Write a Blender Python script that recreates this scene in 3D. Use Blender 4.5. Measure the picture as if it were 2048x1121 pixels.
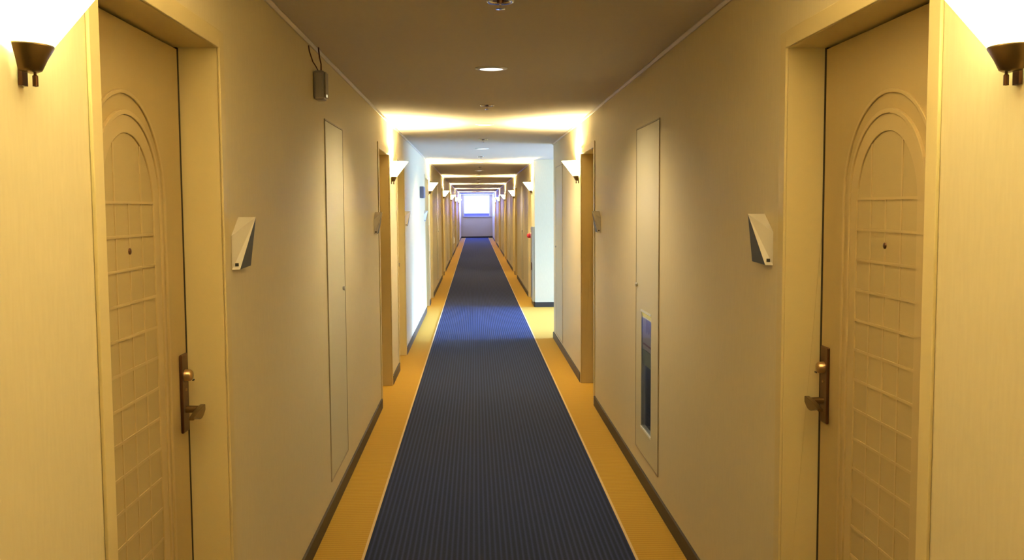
import bpy, bmesh, math
from mathutils import Matrix, Vector
C = bpy.context.scene.collection
for o in list(bpy.data.objects): bpy.data.objects.remove(o)

# ------------------------------------------------------------------ camera, world, daylight, exposure
F_PX, PITCH, YAW, ROLL, EYE = 1930.43, .0740, .0378, .0060, 1.55
fwd = Vector((math.sin(YAW)*math.cos(PITCH), math.cos(YAW)*math.cos(PITCH), -math.sin(PITCH)))
rt = Vector((math.cos(YAW), -math.sin(YAW), 0)); up = rt.cross(fwd)
r2 = math.cos(ROLL)*rt - math.sin(ROLL)*up; u2 = math.sin(ROLL)*rt + math.cos(ROLL)*up
cam_data = bpy.data.cameras.new('camera'); cam = bpy.data.objects.new('camera', cam_data); C.objects.link(cam)
m = Matrix.Identity(4)
for i in range(3):
    m[i][0] = r2[i]; m[i][1] = u2[i]; m[i][2] = -fwd[i]
m.translation = (0, 0, EYE)
cam.matrix_world = m
cam_data.sensor_width = 36; cam_data.lens = F_PX/2048*36; cam_data.clip_start = .05; cam_data.clip_end = 300
bpy.context.scene.camera = cam

W = bpy.data.worlds.new('sky'); bpy.context.scene.world = W; W.use_nodes = True
bg = W.node_tree.nodes['Background']; bg.inputs[0].default_value = (.55, .75, 1, 1); bg.inputs[1].default_value = 3.0
vs = bpy.context.scene.view_settings
vs.view_transform = 'Standard'; vs.look = 'None'; vs.gamma = 1; vs.exposure = 0.06; vs.use_curve_mapping = False

LAMP = (1, .79, .38)
DAY = (.20, .42, 1.0)
def area(name, loc, rot, sx, sy, power, col):
    d = bpy.data.lights.new(name, 'AREA'); d.shape = 'RECTANGLE'; d.size = sx; d.size_y = sy; d.energy = power; d.color = col
    o = bpy.data.objects.new(name, d); C.objects.link(o); o.location = loc; o.rotation_euler = rot
    return o
area('daylight_alcove_window', (4.85, 13.28, 1.35), (0, math.pi/2, 0), 2.0, 3.3, 680, DAY)     # outside the alcove window, shines -X
area('daylight_far_window', (.09, 51.85, 1.75), (-math.pi/2, 0, 0), 1.4, 1.2, 450, (.16, .22, 1.0))        # outside the far window, shines -Y

sd = bpy.data.lights.new('daylight_sun', 'SUN'); sd.energy = 42; sd.color = (.30, .50, 1.0); sd.angle = math.radians(22)
so = bpy.data.objects.new('daylight_sun', sd); C.objects.link(so); so.location = (8, 13.3, 4); so.rotation_euler = (0, math.radians(90-21), 0)   # low daylight through the alcove window, towards -X

# ------------------------------------------------------------------ dimensions
L, R, CEIL = -.744, .932, 2.308
NEAR, FAR, WT = -2.6, 51.5, .17
A0, A1, AX = 11.45, 15.10, 4.6                # alcove on the right
S0, PER = 1.68, 6.98                          # first wall lamp and period of the corridor bay
SC = [1.635] + [S0 + PER*k for k in range(1, 7)]
TOP = 2.02

# ------------------------------------------------------------------ materials
def mat(name, col, rough=.6, metal=0, spec=.3, nodes=None):
    M = bpy.data.materials.new(name); M.use_nodes = True
    b = M.node_tree.nodes['Principled BSDF']
    b.inputs['Base Color'].default_value = (*col, 1); b.inputs['Roughness'].default_value = rough
    b.inputs['Metallic'].default_value = metal; b.inputs['Specular IOR Level'].default_value = spec
    if nodes: nodes(M.node_tree, b)
    return M
def N(t, typ, **kw):
    n = t.nodes.new(typ)
    for k, v in kw.items(): setattr(n, k, v)
    return n
def mathn(t, op, a, b=None):
    n = N(t, 'ShaderNodeMath', operation=op)
    for i, v in enumerate((a, b)):
        if v is None: continue
        if isinstance(v, (int, float)): n.inputs[i].default_value = v
        else: t.links.new(v, n.inputs[i])
    return n.outputs[0]
def weave(c1, c2, scale=(90, 90, 14), bump=.12, dist=.002):
    """fine fabric-like wall covering: two close tones and a shallow bump"""
    def f(t, b):
        tc = N(t, 'ShaderNodeTexCoord'); mp = N(t, 'ShaderNodeMapping'); mp.inputs['Scale'].default_value = scale
        t.links.new(tc.outputs['Object'], mp.inputs[0])
        nz = N(t, 'ShaderNodeTexNoise'); nz.inputs['Scale'].default_value = 1.0; nz.inputs['Detail'].default_value = 3
        t.links.new(mp.outputs[0], nz.inputs['Vector'])
        mx = N(t, 'ShaderNodeMix', data_type='RGBA'); mx.inputs[6].default_value = (*c1, 1); mx.inputs[7].default_value = (*c2, 1)
        t.links.new(nz.outputs['Fac'], mx.inputs[0]); t.links.new(mx.outputs[2], b.inputs['Base Color'])
        bp = N(t, 'ShaderNodeBump'); bp.inputs['Strength'].default_value = bump; bp.inputs['Distance'].default_value = dist
        t.links.new(nz.outputs['Fac'], bp.inputs['Height']); t.links.new(bp.outputs[0], b.inputs['Normal'])
    return f
def ribs(axis, pitch, c1, c2, duty=.5, bump=.5, dist=.003, noise=120):
    """ribbed carpet: parallel ribs of two yarn tones with pile noise"""
    def f(t, b):
        tc = N(t, 'ShaderNodeTexCoord'); sx = N(t, 'ShaderNodeSeparateXYZ'); t.links.new(tc.outputs['Object'], sx.inputs[0])
        nz = N(t, 'ShaderNodeTexNoise'); nz.inputs['Scale'].default_value = noise; nz.inputs['Detail'].default_value = 2
        t.links.new(tc.outputs['Object'], nz.inputs['Vector'])
        a = mathn(t, 'MULTIPLY', sx.outputs[axis], 2*math.pi/pitch)
        s = mathn(t, 'SINE', a); s = mathn(t, 'MULTIPLY', s, .5); s = mathn(t, 'ADD', s, .5)
        h = mathn(t, 'POWER', s, 1/duty - 1 if duty < .5 else 1)
        k = mathn(t, 'MULTIPLY', nz.outputs['Fac'], .5); k = mathn(t, 'ADD', k, mathn(t, 'MULTIPLY', h, .75)); 
        cl = N(t, 'ShaderNodeClamp'); t.links.new(k, cl.inputs[0])
        mx = N(t, 'ShaderNodeMix', data_type='RGBA'); mx.inputs[6].default_value = (*c1, 1); mx.inputs[7].default_value = (*c2, 1)
        t.links.new(cl.outputs[0], mx.inputs[0]); t.links.new(mx.outputs[2], b.inputs['Base Color'])
        bp = N(t, 'ShaderNodeBump'); bp.inputs['Strength'].default_value = bump; bp.inputs['Distance'].default_value = dist
        t.links.new(k, bp.inputs['Height']); t.links.new(bp.outputs[0], b.inputs['Normal'])
    return f
M = {}
M['wall'] = mat('wall_vinyl', (.7, .63, .5), .55, nodes=weave((.75, .645, .415), (.675, .57, .355)))
M['ceil'] = mat('ceiling_paint', (.45, .38, .3), .85, nodes=weave((.68, .62, .57), (.64, .58, .53), (60, 60, 60), .2))
M['trim'] = mat('cornice_paint', (.66, .56, .40), .5)
M['base'] = mat('dark_vinyl_skirting', (.045, .036, .028), .5)
M['frame'] = mat('door_frame_paint', (.70, .57, .29), .4)
M['leaf'] = mat('door_leaf_paint', (.56, .44, .22), .45, nodes=weave((.48, .365, .17), (.45, .34, .155), (30, 30, 4), .03))
M['mould'] = mat('door_moulding_paint', (.51, .39, .19), .42)
M['field'] = mat('door_field_paint', (.455, .355, .175), .5)
M['gap'] = mat('dark_rubber_seal', (.02, .012, .006), .7)
M['bronze'] = mat('brown_bronze', (.12, .055, .03), .35, .85, .5)
M['brass'] = mat('worn_brass', (.55, .38, .2), .3, .9, .5)
M['antique'] = mat('antique_bronze', (.16, .10, .04), .35, .8, .5)
M['black'] = mat('black_plastic', (.015, .013, .012), .4)
M['panel'] = mat('panel_paint', (.65, .58, .39), .45)
M['pedge'] = mat('panel_edge_paint', (.46, .38, .25), .5)
M['white'] = mat('white_plastic', (.8, .79, .76), .35)
M['signwhite'] = mat('sign_cream', (.76, .70, .62), .4)
M['signblue'] = mat('sign_slate', (.045, .05, .06), .5)
M['grey'] = mat('grey_plastic', (.34, .31, .30), .45)
M['bluegrey'] = mat('slate_plastic', (.16, .18, .28), .5)
M['steel'] = mat('brushed_steel', (.5, .5, .5), .35, .8, .5)
M['red'] = mat('red_lens', (.75, .02, .02), .25, 0, .5)
M['chrome'] = mat('chrome', (.75, .73, .7), .15, 1, .5)
M['yellow'] = mat('mustard_ribbed_carpet', (.6, .36, .06), .9, spec=.1, nodes=ribs(1, .028, (.38, .215, .03), (.49, .29, .045), .5, .4))
M['runner'] = mat('navy_ribbed_carpet', (.03, .04, .06), .9, spec=.1, nodes=ribs(0, .0245, (.011, .015, .032), (.031, .043, .112), .33, .6))
M['binding'] = mat('tan_binding', (.6, .42, .2), .8)
M['darkniche'] = mat('dark_cabinet_liner', (.03, .028, .026), .5)
M['paper'] = mat('pale_pink_paper', (.62, .5, .5), .6)
M['ink'] = mat('plum_ink', (.25, .08, .12), .6)
M['green'] = mat('sage_reflection', (.25, .27, .14), .5)
def emis(name, col, s, base=(.9, .9, .85)):
    Mx = mat(name, base, .4); b = Mx.node_tree.nodes['Principled BSDF']
    b.inputs['Emission Color'].default_value = (*col, 1); b.inputs['Emission Strength'].default_value = s
    return Mx
M['glow'] = emis('lit_opal_glass', (.92, 1, .46), 10.5)
M['dl'] = emis('lit_downlight_lens', (1, .93, .8), 2.2)
M['led'] = emis('small_led', (1, .9, .6), 1.0)
Mg = bpy.data.materials.new('clear_glass'); Mg.use_nodes = True; t = Mg.node_tree
t.nodes.remove(t.nodes['Principled BSDF'])
ta = N(t, 'ShaderNodeBsdfTransparent'); ta.inputs[0].default_value = (.93, .96, .96, 1)
tb = N(t, 'ShaderNodeBsdfGlossy'); tb.inputs['Roughness'].default_value = .02
tf = N(t, 'ShaderNodeFresnel'); ge = N(t, 'ShaderNodeNewGeometry'); t.links.new(mathn(t, 'SUBTRACT', 1.45, mathn(t, 'MULTIPLY', ge.outputs['Backfacing'], 1.45-1/1.45)), tf.inputs[0]); tm = N(t, 'ShaderNodeMixShader')
t.links.new(tf.outputs[0], tm.inputs[0]); t.links.new(ta.outputs[0], tm.inputs[1]); t.links.new(tb.outputs[0], tm.inputs[2]); t.links.new(tm.outputs[0], t.nodes['Material Output'].inputs[0])
M['glass'] = Mg
Mf = bpy.data.materials.new('sheer_curtain'); Mf.use_nodes = True; t = Mf.node_tree
t.nodes.remove(t.nodes['Principled BSDF']); tr = N(t, 'ShaderNodeBsdfTranslucent'); df = N(t, 'ShaderNodeBsdfDiffuse'); ms = N(t, 'ShaderNodeMixShader')
tr.inputs[0].default_value = (.10, .11, .20, 1); df.inputs[0].default_value = (.6, .6, .8, 1); ms.inputs[0].default_value = .5
t.links.new(df.outputs[0], ms.inputs[1]); t.links.new(tr.outputs[0], ms.inputs[2]); t.links.new(ms.outputs[0], t.nodes['Material Output'].inputs[0])
M['sheer'] = Mf

# ------------------------------------------------------------------ mesh helpers
def bx(bm, x0, x1, y0, y1, z0, z1):
    vs_ = [bm.verts.new((x, y, z)) for z in (z0, z1) for y in (y0, y1) for x in (x0, x1)]
    for q in ((0, 2, 3, 1), (4, 5, 7, 6), (0, 1, 5, 4), (2, 6, 7, 3), (0, 4, 6, 2), (1, 3, 7, 5)): bm.faces.new([vs_[i] for i in q])
def prism(bm, pts, y0, y1):
    """polygon pts (x,z) extruded from y0 to y1"""
    a = [bm.verts.new((x, y0, z)) for x, z in pts]; b = [bm.verts.new((x, y1, z)) for x, z in pts]
    bm.faces.new(a); bm.faces.new(b[::-1]); n = len(pts)
    for i in range(n): bm.faces.new([a[i], b[i], b[(i+1) % n], a[(i+1) % n]])
def sweep_band(bm, path_in, path_out, y0, y1):
    """flat band between two open paths of (x,z), from y0 to y1"""
    n = len(path_in); V = [[bm.verts.new((p[0], y, p[1])) for p in P] for P in (path_in, path_out) for y in (y0, y1)]
    i0, i1, o0, o1 = V
    for k in range(n-1):
        bm.faces.new([i1[k], i1[k+1], o1[k+1], o1[k]]); bm.faces.new([i0[k], o0[k], o0[k+1], i0[k+1]])
        bm.faces.new([i0[k], i0[k+1], i1[k+1], i1[k]]); bm.faces.new([o0[k], o1[k], o1[k+1], o0[k+1]])
    for k in (0, n-1): bm.faces.new([i0[k], i1[k], o1[k], o0[k]])
def lathe(bm, prof, a0=0, a1=2*math.pi, n=32, origin=(0, 0, 0), axis='z'):
    full = abs(a1-a0-2*math.pi) < 1e-6; rings = []
    for i in range(n if full else n+1):
        a = a0+(a1-a0)*i/n; ring = []
        for r, h in prof:
            p = (r*math.cos(a), r*math.sin(a), h) if axis == 'z' else (r*math.cos(a), h, r*math.sin(a))
            ring.append(bm.verts.new([p[j]+origin[j] for j in range(3)]))
        rings.append(ring)
    m_ = len(rings)
    for i in range(m_ if full else m_-1):
        A, B = rings[i], rings[(i+1) % m_]
        for k in range(len(prof)-1): bm.faces.new([A[k], B[k], B[k+1], A[k+1]])
    return rings
def tube(bm, pts, r, n=8):
    pts = [Vector(p) for p in pts]; prev = None
    for i, p in enumerate(pts):
        d = (pts[min(i+1, len(pts)-1)]-pts[max(i-1, 0)]).normalized()
        s = d.cross(Vector((0.3, 1, .2))).normalized(); q = d.cross(s)
        ring = [bm.verts.new(p+r*(math.cos(2*math.pi*k/n)*s+math.sin(2*math.pi*k/n)*q)) for k in range(n)]
        if prev:
            for k in range(n): bm.faces.new([prev[k], prev[(k+1) % n], ring[(k+1) % n], ring[k]])
        else: bm.faces.new(ring[::-1])
        prev = ring
    bm.faces.new(prev)
def obj(name, bm, m_, parent=None, bevel=0, smooth=False):
    bmesh.ops.remove_doubles(bm, verts=bm.verts, dist=1e-5)
    bmesh.ops.recalc_face_normals(bm, faces=bm.faces)
    me = bpy.data.meshes.new(name); bm.to_mesh(me); bm.free(); me.materials.append(M[m_] if isinstance(m_, str) else m_)
    o = bpy.data.objects.new(name, me); C.objects.link(o); o.parent = parent
    if smooth:
        for p in me.polygons: p.use_smooth = True
    if bevel:
        md = o.modifiers.new('bevel', 'BEVEL'); md.width = bevel; md.segments = 2; md.limit_method = 'ANGLE'
    return o
def B(*boxes):
    bm = bmesh.new()
    for b in boxes: bx(bm, *b)
    return bm
def empty(name, loc=(0, 0, 0), rz=0):
    o = bpy.data.objects.new(name, None); C.objects.link(o); o.location = loc; o.rotation_euler = (0, 0, rz); o.empty_display_size = .1
    return o
def tag(o, label, cat, group=None):
    o['label'] = label; o['category'] = cat
    if group: o['group'] = group
    return o
def struct(o):
    o['kind'] = 'structure'; return o
def copy_tree(o, parent=None):
    c = o.copy(); C.objects.link(c); c.parent = parent
    for ch in list(o.children): copy_tree(ch, c)
    return c
LEFT, RIGHT = -math.pi/2, math.pi/2           # wall-mounted things: local y points into the corridor
def place(o, side, d, z=0):
    o.location = (L if side == 'l' else R, d, z); o.rotation_euler = (0, 0, LEFT if side == 'l' else RIGHT)
    return o

# ------------------------------------------------------------------ shell
def doors_of(side):
    """(start, end, lock towards the far end?)"""
    out = [(S0+.28, S0+1.19, True)]
    out.append((7.53, 8.44, False))
    if side == 'l':
        out.append((9.30, 10.20, True)); out.append((SC[2]-1.13, SC[2]-.22, False))
    out.append((SC[2]+.28, SC[2]+1.19, True))
    for s in SC[3:]:
        out.append((s-1.13, s-.22, False)); out.append((s+.28, s+1.19, True))
    return out
DL, DR = doors_of('l'), doors_of('r')
def wall_mesh(xf, out, y0, y1, opens, skip=None):
    """xf = room face, out = +1 if the body lies at +x; opens = (y0,y1,z0,z1)"""
    bm = bmesh.new(); xa, xb = (xf, xf+out*WT) if out > 0 else (xf+out*WT, xf)
    ys = y0
    for (a, b, z0, z1) in sorted(opens):
        if a > ys: bx(bm, xa, xb, ys, a, 0, CEIL)
        if z0 > 0: bx(bm, xa, xb, a, b, 0, z0)
        if z1 < CEIL: bx(bm, xa, xb, a, b, z1, CEIL)
        ys = b
    bx(bm, xa, xb, ys, y1, 0, CEIL)
    xa, xb = (xf+WT, xf+WT+.05) if out > 0 else (xf-WT-.05, xf-WT)
    bx(bm, xa, xb, y0, y1, 0, CEIL)
    return bm
JT = .03
op = lambda ds: [(a-JT, b+JT, 0, TOP+JT) for a, b, _ in ds]
struct(obj('wall_left', wall_mesh(L, -1, NEAR, FAR, op(DL)), 'wall'))
NICHE = (5.05, 5.36, .31, .985)
wr = wall_mesh(R, 1, NEAR, A0, [o for o in op(DR) if o[0] < A0]+[NICHE])
w2 = wall_mesh(R, 1, A1, FAR, [o for o in op(DR) if o[0] > A1])
struct(obj('wall_right', wr, 'wall')); struct(obj('wall_right_beyond_alcove', w2, 'wall'))
struct(obj('floor', B((L-.25, R+.25, NEAR-.2, FAR+.2, -.12, 0), (R+.25, AX+.3, A0-.3, A1+.3, -.12, 0)), 'yellow'))
struct(obj('ceiling', B((L-.25, R+.25, NEAR-.2, FAR+.2, CEIL, CEIL+.12), (R+.25, AX+.3, A0-.3, A1+.3, CEIL, CEIL+.12)), 'ceil'))
struct(obj('wall_near', B((L-.22, R+.22, NEAR-.15, NEAR, 0, CEIL)), 'wall'))
WX0, WX1, WZ0, WZ1 = -.60, .78, 1.13, 2.27
struct(obj('wall_far', B((L-.22, WX0, FAR, FAR+.15, 0, CEIL), (WX1, R+.22, FAR, FAR+.15, 0, CEIL), (WX0, WX1, FAR, FAR+.15, 0, WZ0), (WX0, WX1, FAR, FAR+.15, WZ1, CEIL)), 'wall'))
struct(obj('wall_alcove_near', B((R+WT+.05, AX, A0-.2, A0, 0, CEIL)), 'wall'))
struct(obj('wall_alcove_far', B((R+WT+.05, AX, A1, A1+.2, 0, CEIL)), 'wall'))
AW = (A0+.2, A1-.2, .35, 2.24)
struct(obj('wall_alcove_end', B((AX, AX+.15, A0-.2, AW[0], 0, CEIL), (AX, AX+.15, AW[1], A1+.2, 0, CEIL), (AX, AX+.15, AW[0], AW[1], 0, AW[2]), (AX, AX+.15, AW[0], AW[1], AW[3], CEIL)), 'wall'))
# windows
w = struct(empty('window_1', ((WX0+WX1)/2, FAR+.05, WZ0)))
hw, hh = (WX1-WX0)/2, WZ1-WZ0
obj('window_frame', B((-hw, hw, -.04, .04, 0, .035), (-hw, hw, -.04, .04, hh-.035, hh), (-hw, -hw+.035, -.04, .04, .035, hh-.035), (hw-.035, hw, -.04, .04, .035, hh-.035), (-hw+.035, hw-.035, -.03, .03, .15, .18)), 'white', w)
obj('window_pane', B((-hw+.035, hw-.035, -.004, .004, .18, hh-.035)), 'glass', w)
obj('frosted_pane', B((-hw+.035, hw-.035, -.004, .004, .035, .15)), 'sheer', w)
obj('window_sill', B((-hw-.05, hw+.05, -.10, -.052, -.03, -.002)), 'bluegrey', w)
w = struct(empty('window_2', (AX+.07, (AW[0]+AW[1])/2, AW[2])))
hw, hh = (AW[1]-AW[0])/2, AW[3]-AW[2]
obj('window_frame', B((-.03, .03, -hw, hw, 0, .04), (-.03, .03, -hw, hw, hh-.04, hh), (-.03, .03, -hw, -hw+.04, .04, hh-.04), (-.03, .03, hw-.04, hw, .04, hh-.04), (-.03, .03, -.02, .02, .04, hh-.04)), 'white', w)
obj('window_pane', B((-.003, .003, -hw+.04, -.02, .04, hh-.04), (-.003, .003, .02, hw-.04, .04, hh-.04)), 'glass', w)
# skirting
BH, BT = .075, .012
def runs(y0, y1, ds):
    out = []; y = y0
    for a, b, _ in ds:
        if y0 <= a < y1: out.append((y, a-.052)); y = b+.052
    out.append((y, y1)); return out
struct(obj('baseboard_left', B(*[(L+.0005, L+BT, a, b, 0, BH) for a, b in runs(NEAR, FAR, DL)]), 'base'))
struct(obj('baseboard_right', B(*[(R-BT, R-.0005, a, b, 0, BH) for a, b in runs(NEAR, A0, DR)+runs(A1, FAR, DR)]), 'base'))
struct(obj('baseboard_far', B((L+BT, R-BT, FAR-BT, FAR-.0005, 0, BH)), 'base'))
struct(obj('baseboard_alcove_far', B((R+.0, AX, A1-BT, A1-.0005, 0, BH)), 'base'))
struct(obj('baseboard_alcove_near', B((R+.0, AX, A0+.0005, A0+BT, 0, BH)), 'base'))
# slim cornice where walls meet the ceiling
def cornice(name, x, s, y0, y1):
    bm = bmesh.new(); pts = [(0, 0), (.014, 0), (.014, -.004), (.006, -.015), (0, -.015)]
    a = [bm.verts.new((x+s*p, y0, CEIL-.0005+q)) for p, q in pts]; b = [bm.verts.new((x+s*p, y1, CEIL-.0005+q)) for p, q in pts]
    bm.faces.new(a); bm.faces.new(b[::-1])
    for i in range(5): bm.faces.new([a[i], b[i], b[(i+1) % 5], a[(i+1) % 5]])
    struct(obj(name, bm, 'trim'))
cornice('trim_1', L+.0005, 1, NEAR, FAR); cornice('trim_2', R-.0005, -1, NEAR, A0); cornice('trim_3', R-.0005, -1, A1, FAR)

# ------------------------------------------------------------------ carpet runner
RL, RR = -.515, .705
run = obj('carpet_runner', B((RL+.012, RR-.012, NEAR, FAR-.013, .0005, .007)), 'runner')
tag(run, 'long dark navy ribbed carpet runner down the middle of the mustard floor', 'carpet')
obj('edge_binding', B((RL, RL+.012, NEAR, FAR-.013, .0005, .008)), 'binding', run)
obj('edge_binding', B((RR-.012, RR, NEAR, FAR-.013, .0005, .008)), 'binding', run)

# ------------------------------------------------------------------ room doors
DW, DEP = .91, .11
def make_door(h):
    """local x along the wall, y into the corridor, origin at wall face; lock at x*h > 0"""
    d = struct(empty('door_1')); hw = DW/2
    # frame: lining in the opening and a narrow casing on the wall
    obj('door_frame', B((-hw-JT+.001, -hw, -.155, 0, 0, TOP+JT-.001), (hw, hw+JT-.001, -.155, 0, 0, TOP+JT-.001), (-hw, hw, -.155, 0, TOP, TOP+JT-.001),
        (-hw-.05, -hw, .0005, .008, 0, TOP+.05), (hw, hw+.05, .0005, .008, 0, TOP+.05), (-hw, hw, .0005, .008, TOP, TOP+.05)), 'frame', d, .002)
    obj('door_seal', B((-hw+.0005, hw-.0005, -.154, -.145, .001, TOP-.001), (-hw+.0005, -hw+.0155, -.145, -DEP-.0005, .001, TOP-.001), (hw-.0155, hw-.0005, -.145, -DEP-.0005, .001, TOP-.001)), 'gap', d)
    lf = obj('door_leaf', B((-hw+.016, hw-.016, -.144, -DEP, .006, TOP-.006)), 'leaf', d, .002)
    cz, r1, r2_, r3 = 1.56, .18, .23, .285; zb = .22
    def arch(r, zbot, n=28):
        return [(-r, zbot)]+[(r*math.cos(a), cz+r*math.sin(a)) for a in [math.pi-math.pi*i/n for i in range(n+1)]]+[(r, zbot)]
    bm = bmesh.new()
    sweep_band(bm, arch(r3-.010, zb-.10), arch(r3, zb-.11), -DEP-.001, -DEP+.005)
    sweep_band(bm, arch(r2_-.006, zb-.05), arch(r2_+.006, zb-.055), -DEP-.001, -DEP+.009)
    sweep_band(bm, arch(r1, zb), arch(r2_-.006, zb-.05), -DEP-.001, -DEP+.005)
    bx(bm, -r2_, r2_, -DEP-.001, -DEP+.005, zb-.055, zb)
    bx(bm, -r3, r3, -DEP-.001, -DEP+.005, zb-.11, zb-.10)
    obj('arched_moulding', bm, 'mould', lf, .0015)
    bm = bmesh.new(); prism(bm, arch(r1-.001, zb+.001), -DEP-.001, -DEP+.001)
    obj('arched_field', bm, 'field', lf)
    bm = bmesh.new(); cols = (-.091, 0, .091); w_ = .0035
    rows = [1.57-.0825*i for i in range(17)]
    for z in rows: bx(bm, -r1, r1, -DEP, -DEP+.0035, z-w_, z+w_)
    for x in cols:
        if x == 0: bx(bm, x-w_, x+w_, -DEP, -DEP+.003, zb, rows[0])
        else: bx(bm, x-w_, x+w_, -DEP, -DEP+.003, zb, cz+math.sqrt(r1*r1-x*x)-.002)
    obj('grid_moulding', bm, 'mould', lf)
    x0 = h*(hw-.060)
    pl = obj('lock_plate', B((x0-.029, x0+.029, -DEP, -DEP+.009, .905, 1.135)), 'bronze', lf, .004)
    bm = bmesh.new(); lathe(bm, [(0, -DEP+.03), (.013, -DEP+.029), (.017, -DEP+.024), (.018, -DEP+.008)], n=24, origin=(x0, 0, 1.072), axis='y')
    obj('lock_cylinder', bm, 'brass', pl, smooth=True)
    bm = bmesh.new(); lathe(bm, [(.003, -DEP+.011), (.0, -DEP+.012)], n=10, origin=(x0, 0, 1.03), axis='y'); lathe(bm, [(0, -DEP+.013), (.004, -DEP+.012), (.004, -DEP+.008)], n=10, origin=(x0, 0, 1.03), axis='y')
    obj('screw', bm, 'brass', pl)
    bm = bmesh.new(); bx(bm, x0-.008, x0+.008, -DEP+.031, -DEP+.033, 1.056, 1.060); obj('keyhole', bm, 'black', pl)
    # lever: neck and a wing-shaped blade that droops in the middle
    bm = bmesh.new(); lathe(bm, [(.011, -DEP+.008), (.010, -DEP+.055), (0, -DEP+.056)], n=16, origin=(x0, 0, .972), axis='y')
    top, bot = [], []
    for i in range(13):
        u = i/12; x = x0+h*(.016-.118*u)
        top.append((x, .984-.004*u-.012*u*u)); bot.append((x, .984-.004*u-.012*u*u-.008-.030*math.sin(math.pi*min(1, u*1.0+.12))**1.2*(1-u*.55)))
    for i in range(12):
        a, b_, c_, e_ = top[i], top[i+1], bot[i+1], bot[i]
        prism(bm, [a, b_, c_, e_], -DEP+.045+.012*math.sin(math.pi*i/12)*0, -DEP+.060)
    obj('lever_handle', bm, 'antique', pl, .002)
    bm = bmesh.new(); lathe(bm, [(0, -DEP+.006), (.006, -DEP+.005), (.0085, -DEP+.003), (.0085, -DEP+.0005)], n=20, origin=(0, 0, 1.45), axis='y')
    obj('peephole', bm, 'bronze', lf, smooth=True)
    return d
# on the left wall local +x runs towards the camera, on the right wall away from it
protos = {}; ndoor = 0
for side, ds in (('l', DL), ('r', DR)):
    for a, b, far_lock in ds:
        h = (-1 if far_lock else 1)*(1 if side == 'l' else -1)
        if h not in protos: o = protos[h] = make_door(h)
        else: o = copy_tree(protos[h])
        ndoor += 1; o.name = 'door_%d' % ndoor
        place(o, side, (a+b)/2)

# ------------------------------------------------------------------ wall lamps (half-bowl sconces)
def make_sconce():
    s = empty('wall_lamp')
    z0, z1 = .0, .135                                            # rim of the metal cup to rim of the glass (local z from 1.84)
    bm = bmesh.new(); n = 8; outer = []
    for i in range(n+1):
        u = i/n; outer.append((.043+(.147-.043)*u, z0+(z1-z0)*u))
    inner = [(r-.005, z) for r, z in outer[::-1]]
    lathe(bm, [(0.0, z0+.001)]+outer+inner[:-1]+[(.0, z0+.006)], 0, math.pi, 28, origin=(0, .008, 0))
    obj('glass_bowl', bm, 'glow', s, smooth=True)
    bm = bmesh.new(); lathe(bm, [(0, -.040), (.020, -.040), (.026, -.037), (.035, -.018), (.0455, .0), (.0455, .004), (.043, .004), (0, 0)], 0, math.pi, 28, origin=(0, .008, 0))
    obj('metal_cup', bm, 'antique', s, smooth=True)
    bm = bmesh.new(); bx(bm, -.010, .010, .001, .0075, -.062, .03); lathe(bm, [(0, -.064), (.0045, -.063), (.0045, -.046), (.0025, -.044), (.0025, -.038)], n=12, origin=(0, .024, 0))
    obj('finial', bm, 'bronze', s)
    # the lamp bulb: its light leaves through the open top of the bowl
    bd = bpy.data.lights.new('bulb', 'POINT'); bd.energy = 185; bd.color = LAMP; bd.shadow_soft_size = .025
    bo = bpy.data.objects.new('bulb', bd); C.objects.link(bo); bo.parent = s; bo.location = (0, .055, .085)
    return s
sproto = None
where = ['beside the nearest door at the frame edge', 'just past the second door', 'beside the bright side alcove', 'fourth along from the camera', 'fifth along from the camera', 'sixth along from the camera', 'farthest one, nearest the end window']
for side, word in (('l', 'left'), ('r', 'right')):
    for k, d in enumerate(SC):
        o = sproto = make_sconce() if sproto is None else sproto
        if (side, k) != ('l', 0): o = copy_tree(sproto)
        place(o, side, d, 1.818 if k == 0 else 1.835)
        tag(o, 'lit half-bowl wall lamp on the %s wall, %s' % (word, where[k]), 'wall lamp', 'half-bowl lamps along both corridor walls')

# ------------------------------------------------------------------ ceiling fittings
XM = .095
proto = None
for k in range(14):
    d = 1.80+3.49*k
    if k == 0: continue
    if proto is None:
        proto = o = empty('ceiling_downlight')
        bm = bmesh.new(); lathe(bm, [(.062, -.004), (.066, -.008), (.088, -.003), (.088, 0), (.062, 0), (.062, -.004)], n=40); obj('trim_ring', bm, 'white', o, smooth=True)
        bm = bmesh.new(); lathe(bm, [(0, -.0075), (.04, -.007), (.0615, -.005), (.0615, -.001), (0, -.001)], n=32); obj('lens', bm, 'dl', o, smooth=True)
        ld = bpy.data.lights.new('lamp', 'SPOT'); ld.energy = 94; ld.color = (1, .82, .50); ld.spot_size = math.radians(150); ld.spot_blend = .6; ld.shadow_soft_size = .05
        lo = bpy.data.objects.new('lamp', ld); C.objects.link(lo); lo.parent = o; lo.location = (0, 0, -.022)
    else: o = copy_tree(proto)
    o.location = (XM, d, CEIL-.0005)
    nm = {0: 'overhead beside the nearest doors', 1: 'nearest bright one in view', 2: 'second one, under the first lamp glow', 3: 'third one, over the blue-lit carpet', 4: 'fourth one, just past the alcove'}.get(k, 'number %s in the row going away' % ['', '', '', '', '', 'five', 'six', 'seven', 'eight', 'nine', 'ten', 'eleven', 'twelve', 'thirteen'][k])
    tag(o, 'round recessed downlight in the corridor ceiling, %s' % nm, 'ceiling light', 'downlights along the corridor ceiling')
proto = None
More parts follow.
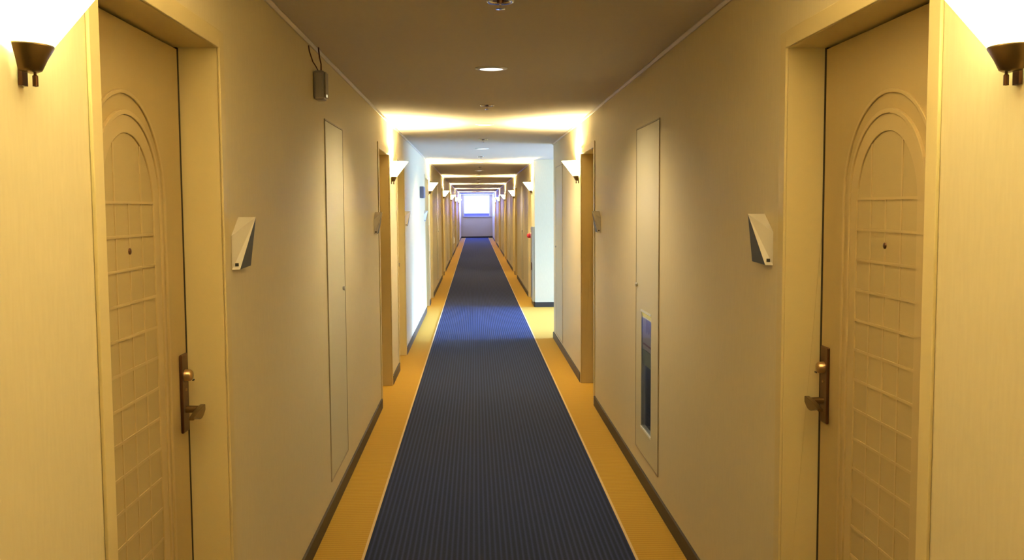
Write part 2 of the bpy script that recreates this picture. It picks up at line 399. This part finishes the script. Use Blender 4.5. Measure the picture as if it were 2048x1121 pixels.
for k in range(8):
    d = 3.58 if k == 0 else 3.66+3.49*k
    if proto is None:
        proto = o = empty('fire_sprinkler')
        bm = bmesh.new(); lathe(bm, [(.030, -.004), (.048, -.008), (.052, -.004), (.052, 0), (.030, 0), (.030, -.004)], n=32); obj('escutcheon', bm, 'chrome', o, smooth=True)
        bm = bmesh.new(); lathe(bm, [(0, -.012), (.012, -.012), (.014, -.001), (.029, -.001), (.029, 0), (0, 0)], n=24); obj('sprinkler_body', bm, 'bronze', o)
        bm = bmesh.new(); lathe(bm, [(0, -.034), (.017, -.032), (.017, -.030), (.004, -.029), (.004, -.012), (0, -.012)], n=20)
        obj('deflector', bm, 'chrome', o)
    else: o = copy_tree(proto)
    o.location = (XM+(0 if k else .004), d, CEIL-.0005)
    nm = ['cut by the top edge of the picture', 'the one before the first lamp glow', 'between the second and third downlights', 'after the third downlight', 'before the fifth downlight', 'before the sixth downlight', 'before the seventh downlight', 'before the eighth downlight'][k]
    tag(o, 'small metal sprinkler head on the corridor ceiling, %s' % nm, 'sprinkler', 'sprinkler heads along the corridor ceiling')

# ------------------------------------------------------------------ flush service panels
def make_panel(knob_x, w_=.64, z0=.165, z1=2.0, niche=None, name='service_panel'):
    o = empty(name); hw = w_/2; e = .007
    obj('panel_edge', B((-hw, -hw+e, .0005, .006, z0, z1), (hw-e, hw, .0005, .006, z0, z1), (-hw+e, hw-e, .0005, .006, z0, z0+e), (-hw+e, hw-e, .0005, .006, z1-e, z1)), 'pedge', o)
    a, b, c_, d_ = -hw+e+.002, hw-e-.002, z0+e+.002, z1-e-.002
    if niche:
        n0, n1, m0, m1 = niche
        boxes = [(a, n0, .0005, .004, c_, d_), (n1, b, .0005, .004, c_, d_), (n0, n1, .0005, .004, c_, m0), (n0, n1, .0005, .004, m1, d_)]
    else: boxes = [(a, b, .0005, .004, c_, d_)]
    obj('panel_leaf', B(*boxes), 'panel', o)
    bm = bmesh.new(); lathe(bm, [(0, .018), (.010, .017), (.013, .012), (.009, .005), (.009, .003)], n=20, origin=(knob_x, 0, 1.112), axis='y')
    obj('knob', bm, 'steel', o, smooth=True)
    return o
pl_ = make_panel(-.22)
tag(place(pl_, 'l', 5.175), 'tall flush cream service panel in the near left wall under the wall device', 'panel')
cx = 5.195; nl = (NICHE[0]-cx+.001, NICHE[1]-cx-.001, NICHE[2]+.001, NICHE[3]-.001)
pn = make_panel(.285, .69, .165, 2.0, nl, name='extinguisher_panel')
place(pn, 'r', cx); tag(pn, 'tall flush cream panel with a glazed niche low in the near right wall', 'panel')
n0, n1, m0, m1 = nl; t_ = .012
obj('niche_frame', B((n0, n1, -.02, .008, m0, m0+t_), (n0, n1, -.02, .008, m1-t_, m1), (n0, n0+.004, -.02, .0045, m0+t_, m1-t_), (n1-.004, n1, -.02, .0045, m0+t_, m1-t_)), 'white', pn)
obj('niche_box', B((n0, n1, -.165, -.155, m0, m1), (n0, n0+.004, -.155, -.02, m0, m1), (n1-.004, n1, -.155, -.02, m0, m1), (n0+.004, n1-.004, -.155, -.02, m0, m0+.004), (n0+.004, n1-.004, -.155, -.02, m1-.004, m1)), 'darkniche', pn)
obj('glass_pane', B((n0+.004, n1-.004, .0005, .0035, m0+t_, m1-t_)), 'glass', pn)
nt = obj('paper_notice', B((n0+.012, n1-.012, -.0035, -.0025, .765, m1-t_-.01)), 'paper', pn)
obj('printed_lines', B(*[(n0+.05+.032*i, n0+.062+.032*i, -.0024, -.0020, .86+.01*(i % 2), .94) for i in range(5)], (n0+.03, n1-.03, -.0024, -.002, .79, .80)), 'ink', nt)
obj('green_reflection', B((n0+.012, n1-.012, -.0035, -.0025, .68, .762)), 'green', pn)  # green sheet painted in for the carpet edge mirrored in the glass
pr = make_panel(.35, .84, .10, TOP)
tag(place(pr, 'r', 10.69), 'tall flush white panel on the right wall beside the bright alcove opening', 'panel')
farlab = {2: 'first bay past the alcove', 3: 'second bay past the alcove', 4: 'third bay past the alcove', 5: 'fourth bay past the alcove'}
for k in (2, 3, 4, 5):
    for side, word in (('l', 'left'), ('r', 'right')):
        o = copy_tree(pl_); place(o, side, SC[k]+3.5)
        tag(o, 'tall flush cream service panel far down the %s wall, %s' % (word, farlab[k]), 'panel', 'service panels in the far bays')

# ------------------------------------------------------------------ angular room signs
def make_sign():
    """origin at the wall face, near bottom corner; x runs away from the camera (mirrored meshes for the two walls)"""
    pass
def sign(side, d, label):
    s = -1 if side == 'l' else 1                                # local x away from the camera
    o = empty('room_sign'); place(o, side, d, 1.368)
    A = (0, .001, 0); A2 = (0, .001, .104); R_ = (s*.012, .022, 0); Q = (s*.092, .056, .160); Cc = (s*.155, .022, .003)
    def poly(name, vs, faces, m_):
        me = bmesh.new(); v = [me.verts.new(p) for p in vs]
        for f in faces: me.faces.new([v[i] for i in f])
        return obj(name, me, m_, o)
    # white wedge: near face A-R-Q-A2, top, bottom, back
    Bk = (s*.012, .001, 0); Bq = (s*.092, .001, .160)
    poly('white_wing', [A, R_, Q, A2, Bk, Bq], [(0, 1, 2, 3), (0, 4, 1), (3, 2, 5), (0, 3, 5, 4)], 'signwhite')
    e = .0006*s
    poly('slate_wing', [(R_[0]+e, R_[1], 0), (Q[0]+e, Q[1], .160), (Cc[0], Cc[1], .004), (Bk[0]+e, .001, 0), (Bq[0]+e, .001, .160), (Cc[0], .001, .004)],
         [(0, 2, 1), (0, 3, 5, 2), (1, 2, 5, 4)], 'signblue')
    # number plate on the white face, near its foot
    n_ = (Vector(R_)-Vector(A)).cross(Vector(A2)-Vector(A)).normalized(); 
    if n_.y < 0: n_ = -n_
    ex = (Vector(R_)-Vector(A)).normalized(); ez = Vector((0, 0, 1))
    me = bmesh.new(); P = []
    for off in (.0004, .0016):
        for u, v_ in ((.009, .010), (.020, .010), (.020, .020), (.009, .020)):
            P.append(me.verts.new(Vector(A)+ex*u+ez*v_+n_*off))
    me.faces.new(P[:4]); me.faces.new(P[4:])
    for i in range(4): me.faces.new([P[i], P[(i+1) % 4], P[4+(i+1) % 4], P[4+i]])
    obj('number_plate', me, 'black', o)
    return tag(o, label, 'sign', 'folded room signs beside the doors')
sign('l', 2.975, 'folded cream and slate room sign beside the nearest door on the left wall')
sign('r', 2.985, 'folded cream and slate room sign beside the nearest door on the right wall')
sign('l', 7.14, 'folded pale room sign before the second doorway on the left wall')
sign('r', 7.14, 'folded pale room sign before the second doorway on the right wall')
sign('l', 10.28, 'folded room sign on the brightly daylit stretch of left wall, nearer one')
sign('l', 14.12, 'folded room sign at the far end of the daylit left wall')

# ------------------------------------------------------------------ small wall fittings
o = empty('wall_device'); place(o, 'l', 4.60, 2.06)
tag(o, 'small grey box with cables high on the left wall near the ceiling', 'wall device')
obj('housing', B((-.045, .045, .0005, .052, 0, .135)), 'grey', o, .012)
obj('face_cover', B((-.038, .038, .0525, .058, .008, .128)), 'grey', o, .002)
obj('indicator', B((.012, .030, .0585, .061, .012, .024)), 'led', o, .002)
bm = bmesh.new(); tube(bm, [(-.01, .03, .13), (-.012, .03, .17), (-.008, .024, .20), (-.005, .02, .2465)], .0035); obj('cable', bm, 'bronze', o, smooth=True)
bm = bmesh.new(); tube(bm, [(.02, .022, .132), (.05, .016, .15), (.10, .01, .165), (.16, .006, .20), (.17, .004, .2265)], .003); obj('cable', bm, 'bronze', o, smooth=True)
o = empty('guide_light'); place(o, 'l', 13.3, 1.70)
tag(o, 'small slate blue rectangular box sign high on the daylit left wall', 'sign')
obj('housing', B((-.17, .17, .0005, .055, 0, .155)), 'bluegrey', o, .006); obj('face_panel', B((-.155, .155, .0555, .058, .012, .143)), 'bluegrey', o)
def outlet(d, z, side, label):
    o = empty('wall_outlet'); place(o, side, d, z); tag(o, label, 'outlet')
    obj('cover_plate', B((-.035, .035, .0005, .009, 0, .12)), 'white', o, .003)
    obj('socket', B((-.016, .016, .0095, .012, .02, .05), (-.016, .016, .0095, .012, .07, .10)), 'grey', o)
outlet(13.5, .38, 'l', 'white wall outlet low on the brightly daylit left wall')
o = empty('night_light'); place(o, 'l', 32.3, .39); tag(o, 'small pale glowing box low on the left wall far down the corridor', 'night light')
obj('housing', B((-.08, .08, .0005, .05, 0, .22)), 'white', o, .006); obj('lit_lens', B((-.06, .06, .0505, .056, .03, .19)), 'led', o, .002)
o = empty('hose_cabinet'); place(o, 'r', 15.33, .08); tag(o, 'narrow grey steel hose cabinet on the right wall past the alcove corner', 'cabinet')
obj('cabinet_body', B((-.20, .20, .0005, .035, 0, 1.18)), 'steel', o, .004); obj('cabinet_door', B((-.185, .185, .0355, .042, .015, 1.165)), 'steel', o, .002)
bm = bmesh.new(); bx(bm, -.17, -.155, .0425, .06, .5, .62); obj('handle', bm, 'bronze', o)
o = empty('alarm_light'); place(o, 'r', 15.36, 1.12); o.location.x -= .0425; tag(o, 'round red alarm light on the grey cabinet past the alcove', 'alarm light')
bm = bmesh.new(); lathe(bm, [(.05, 0), (.05, .01), (0, .01)], n=24, axis='y'); bmesh.ops.contextual_create(bm, geom=[]); obj('base_ring', bm, 'steel', o)
bm = bmesh.new(); lathe(bm, [(.042, .0105), (.042, .035), (.034, .055), (.018, .066), (0, .069)], n=24, axis='y'); obj('red_lens', bm, 'red', o, smooth=True)
